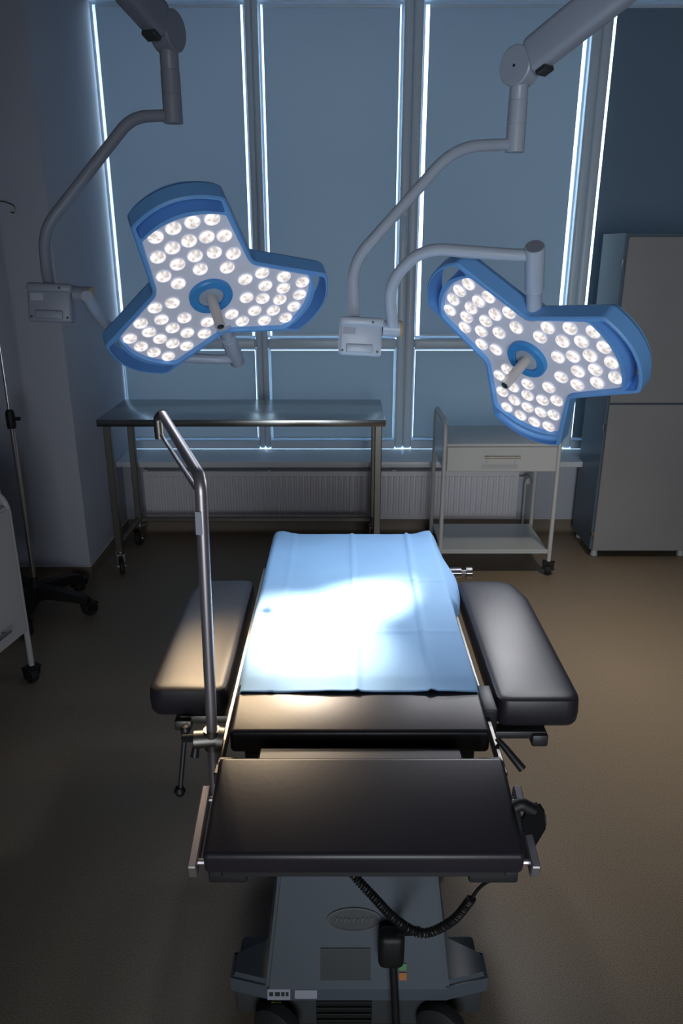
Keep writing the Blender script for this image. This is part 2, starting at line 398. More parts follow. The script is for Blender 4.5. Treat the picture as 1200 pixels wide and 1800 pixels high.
for s in (1, -1):
    MB().tube([(0, 0, 1.925), (s * .11, -s * .02, 1.945), (s * .165, -s * .03, 1.925), (s * .16, -s * .03, 1.895), (s * .14, -s * .025, 1.90)], .003, 8, fillet=.02).build('hook', M['steeldark'], iv)

# ------------------------------------------------------------------ surgical lamps
RN = .175
LAY = [(-.0792, .2767), (-.0265, .2867), (.0265, .2867), (.0792, .2767), (-.0958, .2071), (-.0492, .2226), (0, .228), (.0492, .2226), (.0958, .2071),
       (-.1038, .1331), (-.0541, .16), (0, .1696), (.0541, .16), (.1038, .1331), (-.0743, .0885), (0, .1157), (.0743, .0885)]
def rot2(p, a): c, s = math.cos(a), math.sin(a); return (p[0] * c - p[1] * s, p[0] * s + p[1] * c)
def arc_pts(w, yc, ye, n):    # bowed edge from (-w,ye) over (0,yc) to (w,ye)
    return [(-w + 2 * w * k / n, ye + (yc - ye) * (1 - (2 * k / n - 1) ** 2)) for k in range(n + 1)]
def rounded(pts, r, n=5):
    out = []; N = len(pts)
    for i in range(N):
        p = Vector(pts[i][:2]); a = Vector(pts[i - 1][:2]); b = Vector(pts[(i + 1) % N][:2]); rr = pts[i][2] if len(pts[i]) > 2 else r
        d1, d2 = a - p, b - p
        if rr <= 0 or d1.angle(d2) > math.radians(165): out.append(tuple(p)); continue
        f1 = min(rr, d1.length * .45, d2.length * .45); A = p + d1.normalized() * f1; B = p + d2.normalized() * f1
        for k in range(n + 1):
            t = k / n; q = A * (1 - t) ** 2 + p * 2 * t * (1 - t) + B * t * t; out.append((q.x, q.y))
    return out
def petal(w, yc, ye, rn, cr, nr, n=12):
    """three-petal outline, clockwise lobes"""
    pts = []
    for k in range(3):
        a = -2 * PI / 3 * k
        e = arc_pts(w, yc, ye, n)
        lobe = [(*e[0], cr)] + [(*q, 0) for q in e[1:-1]] + [(*e[-1], cr)]
        for q in lobe: pts.append((*rot2(q[:2], a), q[2]))
        q = rot2((0, rn), a - PI / 3); pts.append((*q, nr))
    return rounded(pts, 0)
def slot(k, w=.117, y0=.333, y1=.374, e0=.292, e1=.334):
    a = -2 * PI / 3 * k
    top = arc_pts(w, y1, e1, 14); bot = arc_pts(w, y0, e0, 14)[::-1]
    pts = [(*q, 0) for q in top]; pts[0] = (*top[0], .01); pts[-1] = (*top[-1], .01)
    pb = [(*q, 0) for q in bot]; pb[0] = (*bot[0], .01); pb[-1] = (*bot[-1], .01)
    return [rot2(q, a) for q in rounded(pts + pb, 0)]
def offset(pts, d):
    out = []; N = len(pts)
    for i in range(N):
        p, a, b = Vector(pts[i]), Vector(pts[i - 1]), Vector(pts[(i + 1) % N])
        n1 = Vector(((p - a).y, -(p - a).x)); n2 = Vector(((b - p).y, -(b - p).x))
        n = (n1.normalized() + n2.normalized()); n = n.normalized() if n.length > 1e-6 else n1.normalized()
        out.append(tuple(p + n * d))
    return out

def lamp_head(root, Mx):
    OUT = petal(.128, .382, .338, RN, .022, .018)
    if Vector(offset(OUT, .01)[3]).length < Vector(OUT[3]).length: sg = -1
    else: sg = 1
    PAN = petal(.119, .320, .283, .164, .012, .02)
    slots = [slot(k) for k in range(3)]
    bm = bmesh.new()
    def loop(pts, z): return [bm.verts.new((x, y, z)) for x, y in pts]
    def wall(a, b):
        for i in range(len(a)): bm.faces.new((a[i], a[(i + 1) % len(a)], b[(i + 1) % len(b)], b[i]))
    def edges(l): 
        r = []
        for i in range(len(l)):
            a, b = l[i], l[(i + 1) % len(l)]; e = bm.edges.get((a, b)) or bm.edges.new((a, b)); r.append(e)
        return r
    f0 = loop(offset(OUT, -sg * .004), .0195); f1 = loop(OUT, .0155); f2 = loop(offset(OUT, sg * .001), -.030); f3 = loop(offset(OUT, -sg * .010), -.048)
    wall(f0, f1); wall(f1, f2); wall(f2, f3)
    p0 = loop(PAN, .0195); p1 = loop(offset(PAN, -sg * .004), .004); wall(p0, p1)
    sf, sb = [], []
    for s in slots:
        a = loop(s, .0195); b = loop(s, -.048); wall(a, b); sf.append(a); sb.append(b)
    E = edges(f0) + edges(p0) + [e for a in sf for e in edges(a)]
    bmesh.ops.triangle_fill(bm, edges=E, use_beauty=True)
    E = edges(f3) + [e for a in sb for e in edges(a)]
    bmesh.ops.triangle_fill(bm, edges=E, use_beauty=True)
    mb = MB(); mb.bm.free(); mb.bm = bm
    for v in bm.verts: v.co = Mx @ v.co
    mb.build('lamp_housing', M['blue'], root, smooth=30)
    # recessed light panel
    mb = MB(); pp = offset(PAN, -sg * .001)
    mb.bm.faces.new([mb.bm.verts.new((x, y, .006)) for x, y in pp]); bmesh.ops.triangulate(mb.bm, faces=mb.bm.faces[:])
    r = bmesh.ops.extrude_face_region(mb.bm, geom=mb.bm.faces[:]); 
    for v in r['geom']:
        if isinstance(v, bmesh.types.BMVert): v.co.z = -.02
    for v in mb.bm.verts: v.co = Mx @ v.co
    panel = mb.build('light_panel', M['panel'], root, smooth=0)
    led = None
    for k in range(3):
        for (x, y) in LAY:
            x, y = rot2((x, y), -2 * PI / 3 * k)
            if led is None:
                led = LED['lens'] if LED else None
            if not LED:
                l = MB().lathe([(.0185, .0), (.0180, .0045), (.0125, .0065), (.006, .0055), (0, .0058)], 20).build('led_lens', M['led'], None)
                g = MB().lathe([(.0185, .0), (.0205, .0015), (.0218, .0045), (.0224, .0035), (.0227, 0)], 22).build('led_reflector', M['ledring'], None)
                LED['lens'], LED['ring'] = l, g
            else:
                l = LED['lens'].copy(); g = LED['ring'].copy(); C.objects.link(l); C.objects.link(g)
            g.parent = panel; l.parent = panel
            g.matrix_local = Mx @ Matrix.Translation((x, y, .0062)) @ Matrix.Rotation(random.uniform(0, 6), 4, 'Z')
            l.matrix_local = Mx @ Matrix.Translation((x, y, .0064)) @ Matrix.Rotation(random.uniform(0, 6), 4, 'Z')
    MB().lathe([(.066, .004), (.066, .018), (.063, .021), (.041, .021), (.039, .019), (.039, .010)], 44, Mx).build('hub_ring', M['hubblue'], root)
    MB().lathe([(0, .004), (.039, .004), (.039, .014), (.036, .017), (.022, .019), (0, .019)], 40, Mx).build('hub_disc', M['hubgrey'], root)
    h = MB().lathe([(.0175, .017), (.0155, .022), (.0150, .118), (.0160, .126), (.0150, .131), (.0105, .1315)], 24, Mx).build('sterile_handle', M['grip'], root)
    MB().lathe([(0, .125), (.0105, .1312), (.0105, .125)], 18, Mx).build('handle_socket', M['screw'], h)
LED = {}

def spot(parent, loc, target, power, col, angle, blend, rad):
    l = bpy.data.lights.new('lamp_beam', 'SPOT'); l.energy = power; l.color = col; l.spot_size = math.radians(angle); l.spot_blend = blend; l.shadow_soft_size = rad
    o = bpy.data.objects.new('lamp_beam', l); C.objects.link(o); o.parent = parent
    o.location = loc; o.rotation_euler = (Vector(target) - Vector(loc)).to_track_quat('-Z', 'Y').to_euler()

def swing_head(label, T, Rm, notch, target, tube_head, box_c, box_ax, upper, joint, arm, elbow, mast, colset):
    """one lamp: petal head, post at a notch, two bent tubes with a hinge box between them, joint, spring arm up to the mast"""
    root = thing('surgical_lamp', label, 'surgical lamp', (0, 0, 0), 0, 'ceiling-hung surgical lamps')
    Mx = Matrix(((Rm[0][0], Rm[1][0], Rm[2][0], T[0]), (Rm[0][1], Rm[1][1], Rm[2][1], T[1]), (Rm[0][2], Rm[1][2], Rm[2][2], T[2]), (0, 0, 0, 1)))
    lamp_head(root, Mx)
    a = PI / 2 - 2 * PI / 3 * (notch + .5); rd = (math.cos(a), math.sin(a))
    L = lambda r, z: Mx @ Vector((rd[0] * r, rd[1] * r, z))
    ax = (L(1, 0) - L(0, 0)).normalized()
    q = frame_mat(L(.158, -.022), ax)
    MB().lathe([(0, 0), (.036, 0), (.038, .006), (.036, .012), (.023, .016), (.0215, .02), (.0215, .086), (.0265, .088), (.0265, .092), (.0255, .093), (.0255, .095), (.0265, .096), (.0265, .228), (.025, .231), (0, .231)], 30, q).build('pivot_post', M[colset[2]], root)
    MB().lathe([(0, .2305), (.0235, .2305), (.0235, .2325), (0, .2325)], 26, q).build('post_cap', M['armshade_grey'], root)
    P0 = L(.158 + .205, -.022)
    MB().tube([P0] + [Vector(v) for v in tube_head], .0165, 18, fillet=.13, fseg=12).build('lower_tube', M[colset[2]], root)
    # hinge box
    xa, za = box_ax
    B = frame_mat(box_c, za, xa)   # local z towards the camera-ish, x along the hinge
    bx = MB().box((-.064, -.055, -.028), (.060, .050, .026), .008, 3).box((-.064, .030, -.034), (.064, .056, .034), .008, 3)
    for v in bx.bm.verts: v.co = B @ v.co
    box = bx.build('hinge_box', M[colset[1]], root)
    mb = MB().box((-.044, -.046, .018), (.036, -.020, .032), .005, 3)
    for v in mb.bm.verts: v.co = B @ v.co
    mb.build('box_rib', M[colset[1]], box)
    mb = MB().box((-.054, .006, .0255), (-.018, .026, .0272))
    for v in mb.bm.verts: v.co = B @ v.co
    mb.build('box_label', M['label'], box)
    for (x, y, z) in ((-.054, -.040, .026), (.048, -.040, .026), (.030, .043, .034)):
        MB().lathe([(0, -.002), (.0035, -.002), (.0035, .0012), (0, .0012)], 12, B @ Matrix.Translation((x, y, z))).build('screw', M['screw'], box)
    s0, s1 = B @ Vector((.062, .028, 0)), B @ Vector((.112, .028, 0))
    MB().tube([s0, s1], .0235, 24).build('hinge_stub', M[colset[1]], root)
    MB().tube([s1, B @ Vector((.119, .028, 0))], [.0245, .0225], 24).build('stub_cap', M['amber'], root)
    b0 = B @ Vector((-.022 if notch == 2 else -.005, .050, 0))
    MB().tube([b0] + [Vector(v) for v in upper], .0165, 18, fillet=.13, fseg=12).build('upper_tube', M[colset[0]], root)
    # joint: vertical barrel under the spring arm knuckle
    j = Vector(joint)      # bottom of barrel
    up = Vector((0, 0, 1))
    h = arm[0]
    MB().lathe([(0, 0), (.028, 0), (.028, .075), (.0268, .076), (.0268, .079), (.028, .08), (.0275, .137), (.0262, .138), (.0262, .141), (.0268, .142), (.0265, h), (0, h)], 28, Matrix.Translation(j)).build('joint_barrel', M[colset[1]], root)
    k = j + up * (h + .03)
    el = k + Vector(elbow); d = (el - k).normalized(); side = d.cross(up).normalized()
    MB().lathe([(0, -.030), (.050, -.030), (.054, -.026), (.054, .026), (.050, .030), (0, .030)], 36, frame_mat(k, side)).build('knuckle_disc', M[colset[1]], root)
    MB().lathe([(0, .0295), (.004, .0295), (.004, .0312), (0, .0312)], 12, frame_mat(k, side)).build('knuckle_screw', M['screw'], root)
    nrm = side.cross(d).normalized()
    fm = Matrix(((side.x, d.x, nrm.x, k.x), (side.y, d.y, nrm.y, k.y), (side.z, d.z, nrm.z, k.z), (0, 0, 0, 1)))
    if fm.to_3x3().determinant() < 0: nrm = -nrm; fm = Matrix(((side.x, d.x, nrm.x, k.x), (side.y, d.y, nrm.y, k.y), (side.z, d.z, nrm.z, k.z), (0, 0, 0, 1)))
    ln = (el - k).length
    mb = MB().box((-.032, .035, -.050), (.032, ln, .050), .020, 4)
    for v in mb.bm.verts: v.co = fm @ v.co
    mb.build('spring_arm', M[colset[1]], root)
    sgn = -1 if (fm.to_3x3() @ Vector((0, 0, 1))).z > 0 else 1
    mb = MB().box((-.022, .050, sgn * .046), (.022, .085, sgn * .062), .003, 1)
    for v in mb.bm.verts: v.co = fm @ v.co
    mb.build('arm_stop', M['plate'], root)
    # elbow, horizontal arm and mast above the frame
    MB().lathe([(0, -.08), (.055, -.08), (.058, -.07), (.058, .10), (0, .10)], 28, Matrix.Translation(el)).build('elbow_joint', M[colset[1]], root)
    ms = Vector(mast)
    MB().tube([el + up * .08, Vector((ms.x, ms.y, el.z + .08))], .035, 18).build('horizontal_arm', M[colset[1]], root)
    MB().tube([(ms.x, ms.y, el.z + .03), (ms.x, ms.y, CEIL)], .045, 24).build('ceiling_mast', M[colset[1]], root)
    # the beams of the LEDs, one bundle per petal
    for kk in range(3):
        q = rot2((0, .205), -2 * PI / 3 * kk); loc = Mx @ Vector((q[0], q[1], .035))
        for tg, pw, col, an, bl in target: spot(root, loc, tg, pw / 3, col, an, bl, .035)
    return root

Lx, Ly, Lz = (.9467, .1374, .2914), (-.1006, -.7332, .6726), (.3061, -.666, -.6802)
Rx, Ry, Rz = (.546, .2209, -.8081), (.5509, -.8214, .1477), (-.6312, -.5258, -.5702)
warm, cool = (1.0, .84, .68), (.84, .93, 1.0)
ZB_ = .87
tL = P(540, 1112, 1.66); tR = P(640, 1050, 1.84)
swing_head('left surgical lamp, three blue petals of glowing LEDs tilted down to the table', (-.3948, 2.3716, 1.6311), (Lx, Ly, Lz), 1,
           [(tL, CORE, warm, 20, .35), (tL + Vector((-.13, -.14, 0)), SPILL * 3.6, (1, .68, .34), 36, 1.0), (tL + Vector((.1, .0, 0)), SPILL * .8, cool, 90, 1.0)],
           [P(390, 632, 2.62), P(255, 625, 2.60), P(180, 568, 2.45), P(152, 520, 2.30)],
           P(92, 533, 2.32), ((1, -.06, -.03), (.10, -1, .1)),
           [P(82, 478, 2.34), P(76, 405, 2.36), P(232, 205, 2.45), P(292, 203, 2.50)], P(305, 217, 2.50), (.205,), (-.31, -.78, .33), (-.25, 1.0, 0), ('armshade_grey', 'armshade_grey', 'lampwhite'))
swing_head('right surgical lamp, three blue petals hanging from a bent tube above its head', (.5648, 2.313, 1.4513), (Rx, Ry, Rz), 2,
           [(tR, CORE * .9, warm, 17, .45), (tR, SPILL * .5, (1, .85, .62), 40, 1.0), (tR, SPILL * 1.2, (.95, .95, 1.0), 110, 1.0)],
           [P(910, 449, 2.12), P(740, 436, 2.18), P(682, 500, 2.22), P(690, 572, 2.26)],
           P(634, 592, 2.28), ((1, 0, -.05), (.05, -1, .1)),
           [P(622, 545, 2.30), P(619, 462, 2.32), P(800, 258, 2.42), P(890, 254, 2.50)], P(904, 268, 2.50), (.195,), (.54, -.61, .38), (.35, 1.0, 0), ('lampwhite', 'lampwhite', 'lampwhite'))

# ------------------------------------------------------------------ operating table
CX = .037
ot = thing('operating_table', 'black padded operating table on a grey pedestal base', 'operating table', (CX, 1.65, 0))
def W(o, mb, m, name, par=ot):     # shapes given in world coordinates, parented with the table's frame
    inv = Matrix.Translation(-Vector(ot.location))
    for v in mb.bm.verts: v.co = inv @ v.co
    return mb.build(name, m, par)
def pad(x0, x1, ya, za, yb, zb, t, name, bev=.014, par=ot):
    """cushion whose top runs from (ya,za) near to (yb,zb) far"""
    d = Vector((0, yb - ya, zb - za)); L = d.length; d.normalize()
    up = Vector((1, 0, 0)).cross(d)
    fm = Matrix(((1, d.x, up.x, 0), (0, d.y, up.y, ya), (0, d.z, up.z, za), (0, 0, 0, 1)))
    mb = MB().box((x0, 0, -t), (x1, L, 0), bev, 4, M=fm)
    return W(None, mb, M['leather'], name, par)
hw = .262
pad(CX - hw, CX + hw, 1.452, .865, 2.345, .867, .055, 'back_pad')
pad(CX - hw, CX + hw, 1.285, .852, 1.448, .865, .055, 'seat_pad', .010)
pad(CX - hw - .004, CX + hw + .004, .985, .826, 1.188, .868, .050, 'leg_pad', .010)
W(None, MB().box((CX - .235, 1.30, .765), (CX + .235, 2.30, .808), .006, 2).box((CX - .20, 1.18, .775), (CX + .20, 1.31, .800), .004, 1)
  .box((CX - .20, 1.205, .812), (CX + .20, 1.268, .828), .004, 1), M['gunmetal'], 'table_frame')
W(None, MB().box((CX - .24, 1.0, .765), (CX + .24, 1.17, .790), .004, 1), M['gunmetal'], 'leg_frame')
for s, xa, xb in ((-1, .262, .196), (1, .262, .178)):
    W(None, MB().box((CX + s * xa, 1.005, .748), (CX + s * xb, 1.10, .778), .005, 2), M['gunmetal'], 'frame_end')
# rails
for s in (-1, 1):
    x = CX + s * .279
    mb = MB().box((x - .005, 1.215, .780), (x + .005, 2.20, .808), .002, 1)
    for y in (1.26, 1.7, 2.15): mb.tube([(x, y, .803), (x - s * .045, y, .800)], .007, 10)
    W(None, mb, M['steeldark'], 'side_rail')
    y0, z0_, y1, z1_ = .985, .792, 1.145, .826
    d = Vector((0, y1 - y0, z1_ - z0_)); L = d.length; d.normalize(); up = Vector((1, 0, 0)).cross(d)
    x = CX + s * .283
    fm = Matrix(((1, 0, 0, x), (0, d.y, up.y, y0), (0, d.z, up.z, z0_), (0, 0, 0, 1)))
    mb = MB().box((-.0075, 0, -.014), (.0075, L, .014), .002, 1, M=fm)
    for t in (.02, L - .02): mb.tube([fm @ Vector((0, t, 0)), fm @ Vector((-s * .03, t, 0))], .005, 8)
    W(None, mb, M['satin'], 'leg_rail')
# pedestal column, tapered towards the top
bm = MB(); b_ = bm.bm
def ring(hw_, y0, y1, z): return [b_.verts.new(v) for v in ((CX - hw_, y0, z), (CX + hw_, y0, z), (CX + hw_, y1, z), (CX - hw_, y1, z))]
rs = [ring(.212, 1.279, 1.86, .150), ring(.176, 1.345, 1.83, .47), ring(.160, 1.36, 1.82, .76)]
for a, c in zip(rs, rs[1:]):
    for q in range(4): b_.faces.new((a[q], a[(q + 1) % 4], c[(q + 1) % 4], c[q]))
b_.faces.new(rs[0]); b_.faces.new(rs[-1])
bmesh.ops.bevel(b_, geom=list(b_.edges), offset=.008, segments=2, affect='EDGES')
col = W(None, bm, M['basegrey'], 'pedestal_column')
# base with wings
bm = MB()
CB = CX + .004
pl = [(CB - .300, 1.31), (CB - .300, 1.375), (CB - .21, 1.40), (CB - .21, 1.80), (CB - .29, 1.83), (CB - .29, 2.15), (CB + .29, 2.15), (CB + .29, 1.83), (CB + .21, 1.80), (CB + .21, 1.40), (CB + .300, 1.375), (CB + .300, 1.31), (CB + .20, 1.285), (CB - .20, 1.285)]
bm.prism([(x, y, .118) for x, y in pl], (0, 0, .050))
bmesh.ops.bevel(bm.bm, geom=[e for e in bm.bm.edges if abs(e.verts[0].co.z - e.verts[1].co.z) < 1e-4 and e.verts[0].co.z > .15], offset=.010, segments=3, affect='EDGES')
W(None, bm, M['basegrey'], 'base_cover')
for s in (-1, 1):
    W(None, MB().box((CB + s * .292, 1.318, .03), (CB + s * .205, 1.46, .119), .008, 2), M['basedark'], 'corner_guard')
W(None, MB().box((CB - .205, 1.300, .02), (CB + .205, 2.1, .119), .004, 1), M['basedark'], 'base_chassis')
# instrument panel grill under the base front
mb = MB()
for k in range(4): mb.box((CB - .10, 1.293, .030 + .020 * k), (CB + .03, 1.301, .042 + .020 * k), .001, 1)
W(None, mb, M['black'], 'vent_grille')
for x, y in ((CB - .19, 1.36), (CB + .19, 1.36), (CB - .19, 2.05), (CB + .19, 2.05)):
    w_ = W(None, MB().lathe([(0, -.02), (.045, -.02), (.056, -.014), (.058, 0), (.056, .014), (.045, .02), (0, .02)], 28, frame_mat((x, y - .09 if y < 1.6 else y, .058), (0, 1, 0) if False else (.5, 1, 0))), M['rubber'], 'base_wheel')
# marks on the column and base
def on_front(mb_, name, m, par): return W(None, mb_, m, name, par)
def col_y(z): return 1.279 + (z - .150) / (.47 - .150) * .066 if z < .47 else 1.345
def zpix(py): # z on the sloping column front for picture row py
    z = .3
    for _ in range(20):
        d = ray(600, py); z = CAM_H + d.z / d.y * col_y(z)
    return z
slope = Vector((0, .066, .320)).normalized()
cn = Vector((0, -slope.z, slope.y))      # outward normal of the front
def colpt(px, py): z = zpix(py); q = P(px, py, col_y(z)); return q
# oval emblem
c0 = colpt(622, 1616)
fmE = Matrix(((1, slope.x, -cn.x * -1, c0.x), (0, slope.y, cn.y, c0.y), (0, slope.z, cn.z, c0.z), (0, 0, 0, 1)))
def oval(a, b2, z, n=40): return [fmE @ Vector((a * math.cos(2 * PI * k / n), b2 * math.sin(2 * PI * k / n), z)) for k in range(n)]
em = W(None, MB().prism(oval(.062, .030, -.002), cn * .004), M['basedark'], 'oval_emblem')
bmr = MB(); A_, B_ = oval(.062, .030, .003), oval(.057, .0255, .003)
va = [bmr.bm.verts.new(p) for p in A_]; vb = [bmr.bm.verts.new(p) for p in B_]
for i in range(40): bmr.bm.faces.new((va[i], va[(i + 1) % 40], vb[(i + 1) % 40], vb[i]))
W(None, bmr, M['emblem'], 'emblem_rim', em)
gl_ = MB()
for k, (gx, gh) in enumerate(((-.040, .013), (-.030, .009), (-.021, .011), (-.012, .008), (-.002, .010), (.008, .008), (.018, .012), (.028, .009), (.038, .013))):
    gl_.prism([fmE @ Vector((gx - .003, -gh / 2, .0032)), fmE @ Vector((gx + .001, -gh / 2, .0032)), fmE @ Vector((gx + .004, gh / 2, .0032)), fmE @ Vector((gx, gh / 2, .0032))], cn * .0006)
W(None, gl_, M['emblem'], 'worn_lettering', em)
def plaque(px0, py0, px1, py1, m, name, par, th_=.002):
    q = [colpt(px0, py1), colpt(px1, py1), colpt(px1, py0), colpt(px0, py0)]
    return W(None, MB().prism([p + cn * .0005 for p in q], cn * th_), m, name, par)
plaque(563, 1666, 651, 1722, M['plate'], 'rating_plate', col)
plaque(701, 1693, 714, 1705, M['green'], 'green_sticker', col)
plaque(701, 1709, 714, 1722, M['orange'], 'orange_sticker', col)
def base_label(px0, py0, px1, py1, m, name):
    Yf = 1.2845
    q = [P(px0, py1, Yf), P(px1, py1, Yf), P(px1, py0, Yf), P(px0, py0, Yf)]
    return W(None, MB().prism(q, (0, -.001, 0)), m, name, ot)
lb = base_label(470, 1738, 510, 1757, M['label'], 'white_label')
base_label(518, 1740, 557, 1755, M['label'], 'white_label')
base_label(477, 1761, 494, 1772, M['yellow'], 'yellow_sticker')
for k, (u0, u1) in enumerate(((473, 480), (483, 492), (494, 500), (502, 507))):
    Yf = 1.2833; q = [P(u0, 1751, Yf), P(u1, 1751, Yf), P(u1, 1744, Yf), P(u0, 1744, Yf)]
    W(None, MB().prism(q, (0, -.0004, 0)), M['plate'], 'label_symbol', lb)
# rail fitting at the far right
W(None, MB().tube([(CX + .27, 2.17, .805), (CX + .335, 2.17, .805)], .016, 18).tube([(CX + .335, 2.17, .805), (CX + .350, 2.17, .805)], .010, 14).tube([(CX + .350, 2.17, .805), (CX + .368, 2.17, .805)], .018, 18), M['chrome'], 'rail_knob')

# arm boards
def armboard(x0, x1, ya, yb, zt_, far_cut, label):
    t = .072
    n = 10; pts = []
    c = far_cut
    corners = [(x0, ya, .03), (x1, ya, .035), (x1, yb - .12, .10), (x1 - .03, yb, .05), (x0, yb, .03)]
    if c < 0: corners = [(x0, ya, .035), (x1, ya, .03), (x1, yb, .03), (x0 + .02, yb, .045), (x0, yb - .10, .08)]
    out = rounded([(p[0], p[1], p[2]) for p in corners], .02, 6)
    mb = MB(); bm_ = mb.bm
    prof = [(-.007, 0), (-.002, -.003), (0, -.010), (.002, -.035), (0, -.058), (-.006, -t + .004), (-.014, -t)]
    sg = 1 if Vector(offset(out, .01)[0]).x < out[0][0] else -1
    loops = []
    for o_, z in prof:
        loops.append([bm_.verts.new((x, y, zt_ + z)) for x, y in offset(out, sg * o_)])
    for a, b2 in zip(loops, loops[1:]):
        for i in range(len(a)): bm_.faces.new((a[i], a[(i + 1) % len(a)], b2[(i + 1) % len(a)], b2[i]))
    # crowned top
    xm, ym = (x0 + x1) / 2, (ya + yb) / 2; a = loops[0]
    for kx_, dz in ((.90, .0015), (.75, .0025), (.5, .003)):
        cen = [bm_.verts.new((xm + (v.co.x - xm) * kx_, ym + (v.co.y - ym) * (1 - (1 - kx_) * .3), zt_ + dz)) for v in loops[0]]
        for i in range(len(a)): bm_.faces.new((a[i], a[(i + 1) % len(a)], cen[(i + 1) % len(a)], cen[i]))
        a = cen
    cen = None
    bm_.faces.new(a); bm_.faces.new(loops[-1])
    ab = W(None, mb, M['leather'], 'armboard'); ab['label'] = label
    return ab
abL = armboard(-.440, -.262, 1.485, 2.085, .820, -1, 'black armboard cushion on the left side')
abR = armboard(.345, .531, 1.440, 2.075, .822, 1, 'black armboard cushion on the right side')
def wa(mb, m, name, par): return W(None, mb, M[m], name, par)
wa(MB().box((-.425, 1.52, .741), (-.27, 2.05, .749), .002, 1), 'steeldark', 'board_plate', abL)
wa(MB().box((-.375, 1.50, .720), (-.25, 1.54, .742), .004, 2).box((-.385, 1.485, .712), (-.345, 1.53, .738), .005, 2), 'steeldark', 'board_bracket', abL)
kx = P(322, 1290, 1.42)
wa(MB().tube([P(322, 1280, 1.43), P(324, 1300, 1.42), P(317, 1384, 1.40)], .0055, 10, fillet=.01).lathe([(0, -.012), (.009, -.009), (.012, 0), (.009, .009), (0, .012)], 14, Matrix.Translation(P(326, 1282, 1.43))), 'gunmetal', 'lock_lever', abL)
wa(MB().lathe([(0, -.013), (.009, -.010), (.013, 0), (.009, .010), (0, .013)], 16, Matrix.Translation(P(316, 1390, 1.40))), 'black', 'lever_ball', abL)
wa(MB().box((.355, 1.50, .742), (.515, 2.04, .750), .002, 1), 'steeldark', 'board_plate', abR)
wa(MB().box((CX + .268, 1.44, .722), (.46, 1.475, .742), .004, 2).box((.425, 1.43, .708), (.462, 1.475, .738), .005, 2).box((CX + .27, 1.40, .745), (CX + .30, 1.50, .825), .004, 2), 'gunmetal', 'board_bracket', abR)
wa(MB().tube([P(873, 1298, 1.31), P(888, 1315, 1.30), P(918, 1352, 1.28)], [.0055, .009], 12), 'gunmetal', 'lock_lever', abR)

# hand control hung on the right leg rail, with its coiled cord
hc = thing('hand_control', 'black handheld table control hooked on the right rail beside the leg pad', 'hand control', P(925, 1450, 1.07))
def H(mb, m, name, par=hc):
    for v in mb.bm.verts: v.co = v.co - hc.location
    return mb.build(name, M[m], par)
c_ = P(938, 1450, 1.07)
pts = [P(928, 1414, 1.09), P(947, 1408, 1.09), P(959, 1428, 1.07), P(961, 1452, 1.06), P(936, 1494, 1.02), P(925, 1498, 1.02), P(914, 1440, 1.06)]
mb = MB().prism(pts, (0.010, .030, -.030)); bmesh.ops.bevel(mb.bm, geom=list(mb.bm.edges), offset=.004, segments=2, affect='EDGES')
H(mb, 'black', 'control_body')
H(MB().tube([P(905, 1418, 1.08), P(915, 1412, 1.08), P(938, 1424, 1.08)], .011, 12, fillet=.01), 'black', 'hook')
a = [P(928, 1500, 1.03), P(900, 1540, 1.08), P(858, 1548, 1.12), P(842, 1560, 1.14), P(829, 1578, 1.15)]
H(MB().tube(a, .0035, 8, fillet=.03), 'black', 'plain_cord')
ctrl = [P(829, 1578, 1.15), P(795, 1618, 1.155), P(745, 1640, 1.16), P(700, 1620, 1.165), P(655, 1575, 1.17), P(614, 1528, 1.20), P(605, 1500, 1.25)]
def crom(p, t):
    i = min(int(t), len(p) - 2); f_ = t - i
    a0, a1, a2, a3 = p[max(i - 1, 0)], p[i], p[i + 1], p[min(i + 2, len(p) - 1)]
    return .5 * ((2 * a1) + (a2 - a0) * f_ + (2 * a0 - 5 * a1 + 4 * a2 - a3) * f_ ** 2 + (3 * a1 - a0 - 3 * a2 + a3) * f_ ** 3)
core = [crom(ctrl, t * (len(ctrl) - 1) / 400) for t in range(401)]
hel = []; ph = 0
for i in range(400):
    tdir = (core[i + 1] - core[i]); ln = tdir.length; tdir.normalize()
    u = Vector((0, 1, 0)); u = (u - tdir * u.dot(tdir)).normalized(); v = tdir.cross(u)
    for s_ in range(3):
        ph += ln / 3 / .0062 * 2 * PI
        hel.append(core[i] + tdir * ln * s_ / 3 + (u * math.cos(ph) + v * math.sin(ph)) * .0072)
H(MB().tube(hel, .0027, 5), 'black', 'coiled_cord')
# plug with foot lead hanging down the column
pg = thing('power_plug', 'black plug block hanging before the table pedestal', 'plug', P(690, 1660, 1.24))
def G(mb, m, name):
    for v in mb.bm.verts: v.co = v.co - pg.location
    return mb.build(name, M[m], pg)
q = P(688, 1662, 1.275)
G(MB().box((q.x - .030, q.y - .022, q.z - .050), (q.x + .028, q.y + .022, q.z + .042), .014, 3), 'black', 'plug_body')
G(MB().tube([P(690, 1680, 1.27), P(692, 1720, 1.262), P(696, 1800, 1.255), P(700, 1890, 1.25)], .009, 12), 'black', 'lead')
G(MB().tube([P(700, 1638, 1.27), P(735, 1636, 1.20)], .009, 12), 'black', 'socket_neck')

